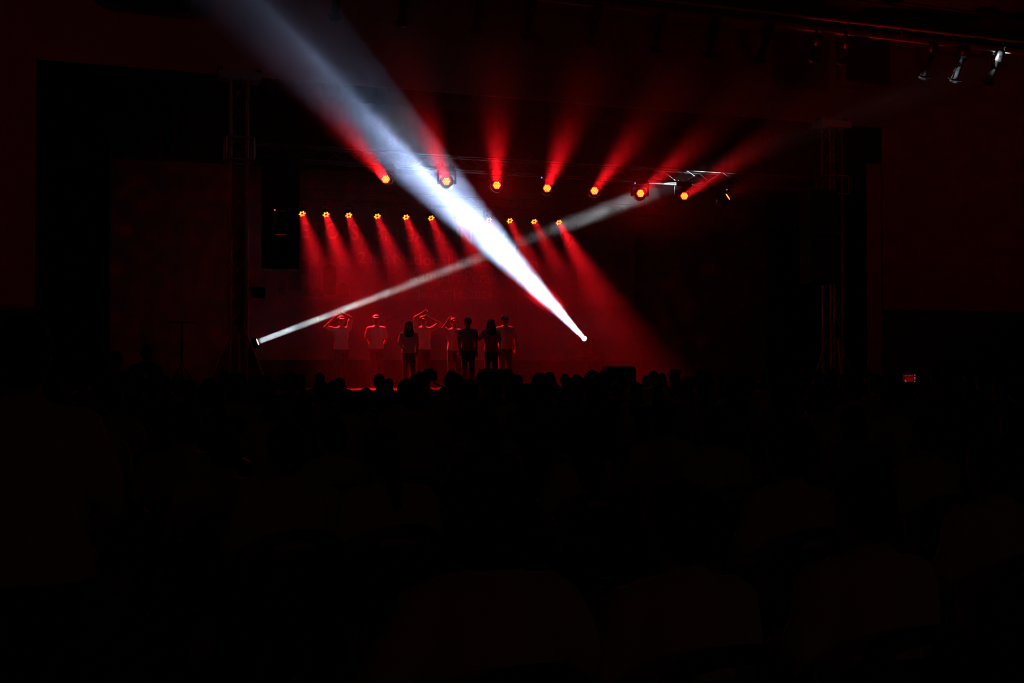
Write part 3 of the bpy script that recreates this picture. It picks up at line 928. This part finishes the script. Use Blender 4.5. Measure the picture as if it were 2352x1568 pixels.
chl = ('arched chair back at the bottom centre, under the nearest spectator',
       'arched chair back right of the bottom centre, nearest row', 'arched chair back at the lower right, nearest row',
       'arched chair back at the right edge, second row', 'arched chair back between the two lower right heads',
       'arched chair back under the broad pale back left of centre', 'arched chair back left of the broad-backed spectator',
       'chair back under the pony-tailed pale shirt left of centre', 'chair of the long-haired pale-shirted spectator near the centre',
       'chair of the pale-shirted spectator right of the long-haired one', 'chair of the leaning spectator behind the standing man',
       'chair of the spectator bending an arm at the right', 'chair of the spectator raising a hand to the face',
       'chair of the long-haired spectator at the right edge', 'chair of the dark-shirted pony-tailed spectator',
       'chair of the dark-shirted long-haired spectator right of centre', 'chair of the grey-shirted spectator with a bob')
for i, (px, Y, vi, s, shm, lab) in enumerate(near):
    q = at(px, 1000, Y)
    rz = PI - math.atan2(q.x - 9.4, 27 - q.y) * -.35 * -1
    person(SV[vi], (q.x, q.y, 0), rz, lab, s, 'spectators in the nearest rows', shm)
    chair(q.x, q.y - .04, rz - PI, chl[i], 'chairs in the nearest rows')
    used.append((q.x, q.y))
# the crowd up to the stage
n_crowd = 0
Y = 6.7
row = 0
cands = []
while Y < 21.8:
    x = -.089 * Y - .2 + (row % 2) * .28
    while x < .95 * Y + .3:
        xx = x + random.uniform(-.06, .06); yy = Y + random.uniform(-.07, .07)
        if all((xx - a) ** 2 + (yy - b) ** 2 > .42 ** 2 for a, b in used): cands.append((xx, yy))
        x += .60
    Y += .84
    row += 1
rnd = random.Random(21)
rnd.shuffle(cands)
# keep the rows before the stage fuller: they make the skyline of heads
cands.sort(key=lambda c: -(c[1] + rnd.uniform(-9, 9)))
keep = cands[:262]
frow = sorted([c for c in keep if c[1] > 20.7])
ORD = ['first', 'second', 'third', 'fourth', 'fifth', 'sixth', 'seventh', 'eighth', 'ninth', 'tenth', 'eleventh', 'twelfth', 'thirteenth', 'fourteenth', 'fifteenth', 'sixteenth', 'seventeenth', 'eighteenth', 'nineteenth', 'twentieth'] + ['twenty-' + k for k in ('first', 'second', 'third', 'fourth', 'fifth', 'sixth', 'seventh', 'eighth', 'ninth')] + ['thirtieth'] + ['thirty-' + k for k in ('first', 'second', 'third', 'fourth', 'fifth', 'sixth', 'seventh', 'eighth', 'ninth')] + ['fortieth']
for xx, yy in keep:
    vi = rnd.choice((0, 0, 0, 1, 2, 3, 4))
    shm = rnd.choice(('shirt', 'shirt', 'shirt2', 'shirt3', 'shirt3'))
    person(SV[vi], (xx, yy, 0), PI + rnd.uniform(-.2, .2), ('silhouetted spectator in the row nearest the stage, %s from the left' % ORD[frow.index((xx, yy))] if (xx, yy) in frow and frow.index((xx, yy)) < 40 else 'dark silhouette of a seated spectator in the crowd before the stage'), rnd.uniform(.93, 1.12), 'seated crowd before the stage', shm, ('shirt', 'trousers', 'hair'))
    n_crowd += 1

# people filming with phones
def phone(p, rz, label, w_=.15, h_=.075, full=True):
    r = root('phone', p, label, 'phone', rz)
    MB().bbox((-w_ / 2, -.004, -h_ / 2), (w_ / 2, .004, h_ / 2)).build('case', M['spk'], r)
    if full:                                          # the screen shows the stage seen through the phone
        s = MB().bbox((-w_ / 2 + .006, -.005, -h_ / 2 + .005), (w_ / 2 - .006, -.004, h_ / 2 - .005)).build('screen', M['screenlo'], r)
        MB().bbox((-.045, -.0056, -.030), (.038, -.005, .006)).build('picture', M['screen'], s)
        hi = MB()
        hi.box((-.042, -.0058, -.024), (.020, .0006, .005), Matrix.Rotation(.8, 3, 'Y'))
        for z in (.025, .004, -.008, -.028): hi.box((.052, -.0058, z), (.006, .0006, .007))
        for k in range(6): hi.box((-.045 + k * .014, -.0058, .020), (.003, .0006, .004))
        hi.build('screen_marks', M['screenhi'], s)
    else:
        MB().bbox((-w_ / 2 + .006, -.005, -h_ / 2 + .005), (w_ / 2 - .03, -.004, h_ / 2 - .005)).build('screen', M['screen'], r)
        MB().bbox((w_ / 2 - .03, -.0052, -h_ / 2 + .005), (w_ / 2 - .008, -.004, h_ / 2 - .005)).build('screen_edge', M['screenhi'], r)
    return r
for px, py, d_, lab, plab, full, s in ((2088, 868, 9.6, 'spectator on the right holding up a phone to film the stage', 'phone held up on the right, its screen showing the red stage', True, 1.12),
                                       (374, 889, 13.5, 'spectator on the left holding up a small phone', 'small phone held up on the left with a red and white screen', False, 1.06)):
    q = at(px, py, d=d_)
    # the hands of the seated figure are .36 m ahead of the hips at z 1.15
    person(SPHONE, (q.x, q.y - .375 * s, 0), PI, lab, q.z / 1.165, 'spectators filming', 'shirt3')
    phone(q, 0, plab, full=full)

# standing man at the left edge
D = person_meshes('stand_man', stand(er=(-.27, .06, 1.12), wr=(-.16, -.14, 1.0), el=(.285, .04, 1.12), wl=(.20, -.17, 1.02)), 'short', width=1.22)
q = at(55, 1000, d=3.45)
person(D, (q.x, q.y, 0), PI - .12, 'man standing close by at the left edge, seen from behind in a loose pale shirt', .985, None, 'shirt')
# two stagehands standing in the dark at the left
D = person_meshes('stand_plain', stand(), 'short', detail=.8)
for px, py, d_, lab in ((268, 806, 16.0, 'dark figure standing at the left before the pale stage wall'), (335, 790, 17.5, 'taller dark figure standing left of the T-bar stand')):
    q = at(px, py, d=d_)
    person(D, (q.x, q.y, 0), PI + .2, lab, q.z / 1.715, None, 'shirt3')
# video camera on a tripod among the front rows
q = at(984, 850, d=19.0)
r = root('video_camera', (q.x, q.y, 0), 'black video camera on a tripod rising above the front rows', 'video camera', .1)
zz = q.z
MB().bbox((-.07, -.17, zz - .17), (.09, .17, zz - .02)).build('camera_body', M['spk'], r)
MB().lathe((.01, .17, zz - .09), (0, 1, 0), [(0, .05), (.10, .05), (.11, .07), (.17, .075)], 14).build('lens', M['spk'], r, True)
MB().bbox((-.03, -.12, zz - .02), (.05, -.08, zz + .012)).bbox((-.03, .08, zz - .02), (.05, .12, zz + .012)).bbox((-.03, -.12, zz + .008), (.05, .12, zz + .03)).build('carry_handle', M['spk'], r)
bar('pan_handle', (.05, -.1, zz - .2), (.2, -.45, zz - .32), .012, M['steel'], r)
bar('centre_column', (0, 0, zz - .55), (0, 0, zz - .17), .03, M['steel'], r)
for k in range(3):
    a = k * 2 * PI / 3 + .5
    bar('leg', (0, 0, zz - .5), (.42 * math.cos(a), .42 * math.sin(a), 0), .018, M['steel'], r)

# ------------------------------------------------------------------ haze and smoke
def volume(name, mb, label, step=1.0):
    m = bpy.data.materials.new(name + '_volume')
    m.use_nodes = True
    nt = m.node_tree; nt.nodes.clear()
    out = nt.nodes.new('ShaderNodeOutputMaterial')
    v = nt.nodes.new('ShaderNodeVolumeScatter')
    v.inputs['Anisotropy'].default_value = .7
    nt.links.new(v.outputs[0], out.inputs['Volume'])
    m.cycles.volume_step_rate = step
    o = mb.build(name, m)
    tag(o, label, 'haze', None, 'stuff')
    return o, nt, v
def node(nt, t, **kw):
    n = nt.nodes.new(t)
    for k, x in kw.items():
        if isinstance(k, str) and hasattr(n, k) and k not in ('Scale',): setattr(n, k, x)
    return n
def maprange(nt, src, a, b, c, d, smooth=True):
    n = nt.nodes.new('ShaderNodeMapRange')
    if smooth: n.interpolation_type = 'SMOOTHSTEP'
    for k, x in zip(('From Min', 'From Max', 'To Min', 'To Max'), (a, b, c, d)): n.inputs[k].default_value = x
    nt.links.new(src, n.inputs['Value'])
    return n.outputs[0]
def mul(nt, a, b):
    n = nt.nodes.new('ShaderNodeMath'); n.operation = 'MULTIPLY'
    nt.links.new(a, n.inputs[0])
    if isinstance(b, (int, float)): n.inputs[1].default_value = b
    else: nt.links.new(b, n.inputs[1])
    return n.outputs[0]
HAZE = .0105
# even stage haze, a little denser towards the lamps, lying in layers
for k, (x0, x1, z0, z1, f) in enumerate(((-3.0, 20.0, SZ + .01, 2.2, .40), (-3.0, 20.0, 2.2, 3.1, .52), (-3.0, 20.0, 3.1, 4.0, .72), (-3.0, 12.9, 4.0, 9.35, 1.0), (12.91, 20.0, 4.0, 9.35, .3))):
    o, nt, v = volume('stage_haze', MB().bbox((x0, 21.02, z0), (x1, 30.9, z1 - .004)), ('lowest thin layer of haze over the stage floor', 'second layer of red haze around the performers', 'third layer of red haze above the performers', 'upper haze around the trusses catching the red beams', 'thinner upper haze at the right end of the front truss')[k])
    v.inputs['Density'].default_value = HAZE * f
# haze thinning out into the hall above the audience
o, nt, v = volume('hall_haze', MB().bbox((-4.0, 12.0, 4.1), (16.0, 21.0, 9.9)), 'thin haze drifting out over the audience below the ceiling', 1.0)
tc = nt.nodes.new('ShaderNodeTexCoord'); sx = nt.nodes.new('ShaderNodeSeparateXYZ')
nt.links.new(tc.outputs['Object'], sx.inputs[0])
nt.links.new(mul(nt, maprange(nt, sx.outputs['Y'], 14.5, 21.2, .0006, HAZE), maprange(nt, sx.outputs['X'], 9.5, 14.5, 1.0, .3)), v.inputs['Density'])
# denser smoke rolling through the two white beams
def smoke_tube(name, p, d, t0, t1, r0, r1, dens, scale, thr, label, along=None, floor_=.05, step=.25):
    mb = MB().lathe((0, 0, 0), (0, 0, 1), [(t0, r0), ((t0 + t1) / 2, (r0 + r1) / 2), (t1, r1)], 16)
    o, nt, v = volume(name, mb, label, step)
    o.location = p
    o.rotation_mode = 'QUATERNION'; o.rotation_quaternion = V(d).to_track_quat('Z', 'Y')
    tc = nt.nodes.new('ShaderNodeTexCoord')
    mp = nt.nodes.new('ShaderNodeMapping'); mp.inputs['Scale'].default_value = (1, 1, .45)
    nt.links.new(tc.outputs['Object'], mp.inputs['Vector'])
    nz = nt.nodes.new('ShaderNodeTexNoise'); nz.inputs['Scale'].default_value = scale; nz.inputs['Detail'].default_value = 3; nz.inputs['Distortion'].default_value = .6
    nt.links.new(mp.outputs[0], nz.inputs['Vector'])
    den = maprange(nt, nz.outputs['Fac'], thr[0], thr[1], floor_, 1.0)
    sx = nt.nodes.new('ShaderNodeSeparateXYZ'); nt.links.new(tc.outputs['Object'], sx.inputs[0])
    cr = nt.nodes.new('ShaderNodeValToRGB')
    els = cr.color_ramp.elements
    for i, (t, k) in enumerate(along):
        e = els[i] if i < 2 else els.new(t)
        e.position = t; e.color = (k, k, k, 1)
    nt.links.new(maprange(nt, sx.outputs['Z'], t0, t1, 0, 1, False), cr.inputs[0])
    nt.links.new(mul(nt, mul(nt, den, cr.outputs[0]), dens), v.inputs['Density'])
    return o
smoke_tube('beam_smoke', BEAM_A, dA, .15, 14.0, .12, 1.2, .26, 1.5, (.36, .66), 'billowing smoke lit inside the thick white beam',
           ((0, .12), (1, .0), (.2, .42), (.5, .9), (.66, .7), (.8, .14)), .3)
smoke_tube('beam_smoke', BEAM_B, dB, .05, 9.7, .12, .36, .15, 3.4, (.38, .64), 'wisps of smoke lit inside the thin white beam',
           ((0, 1.0), (1, .35), (.3, .7), (.52, .35), (.60, .03), (.72, .05), (.80, 1.0), (.93, .9)), .25)
print('crowd', n_crowd)
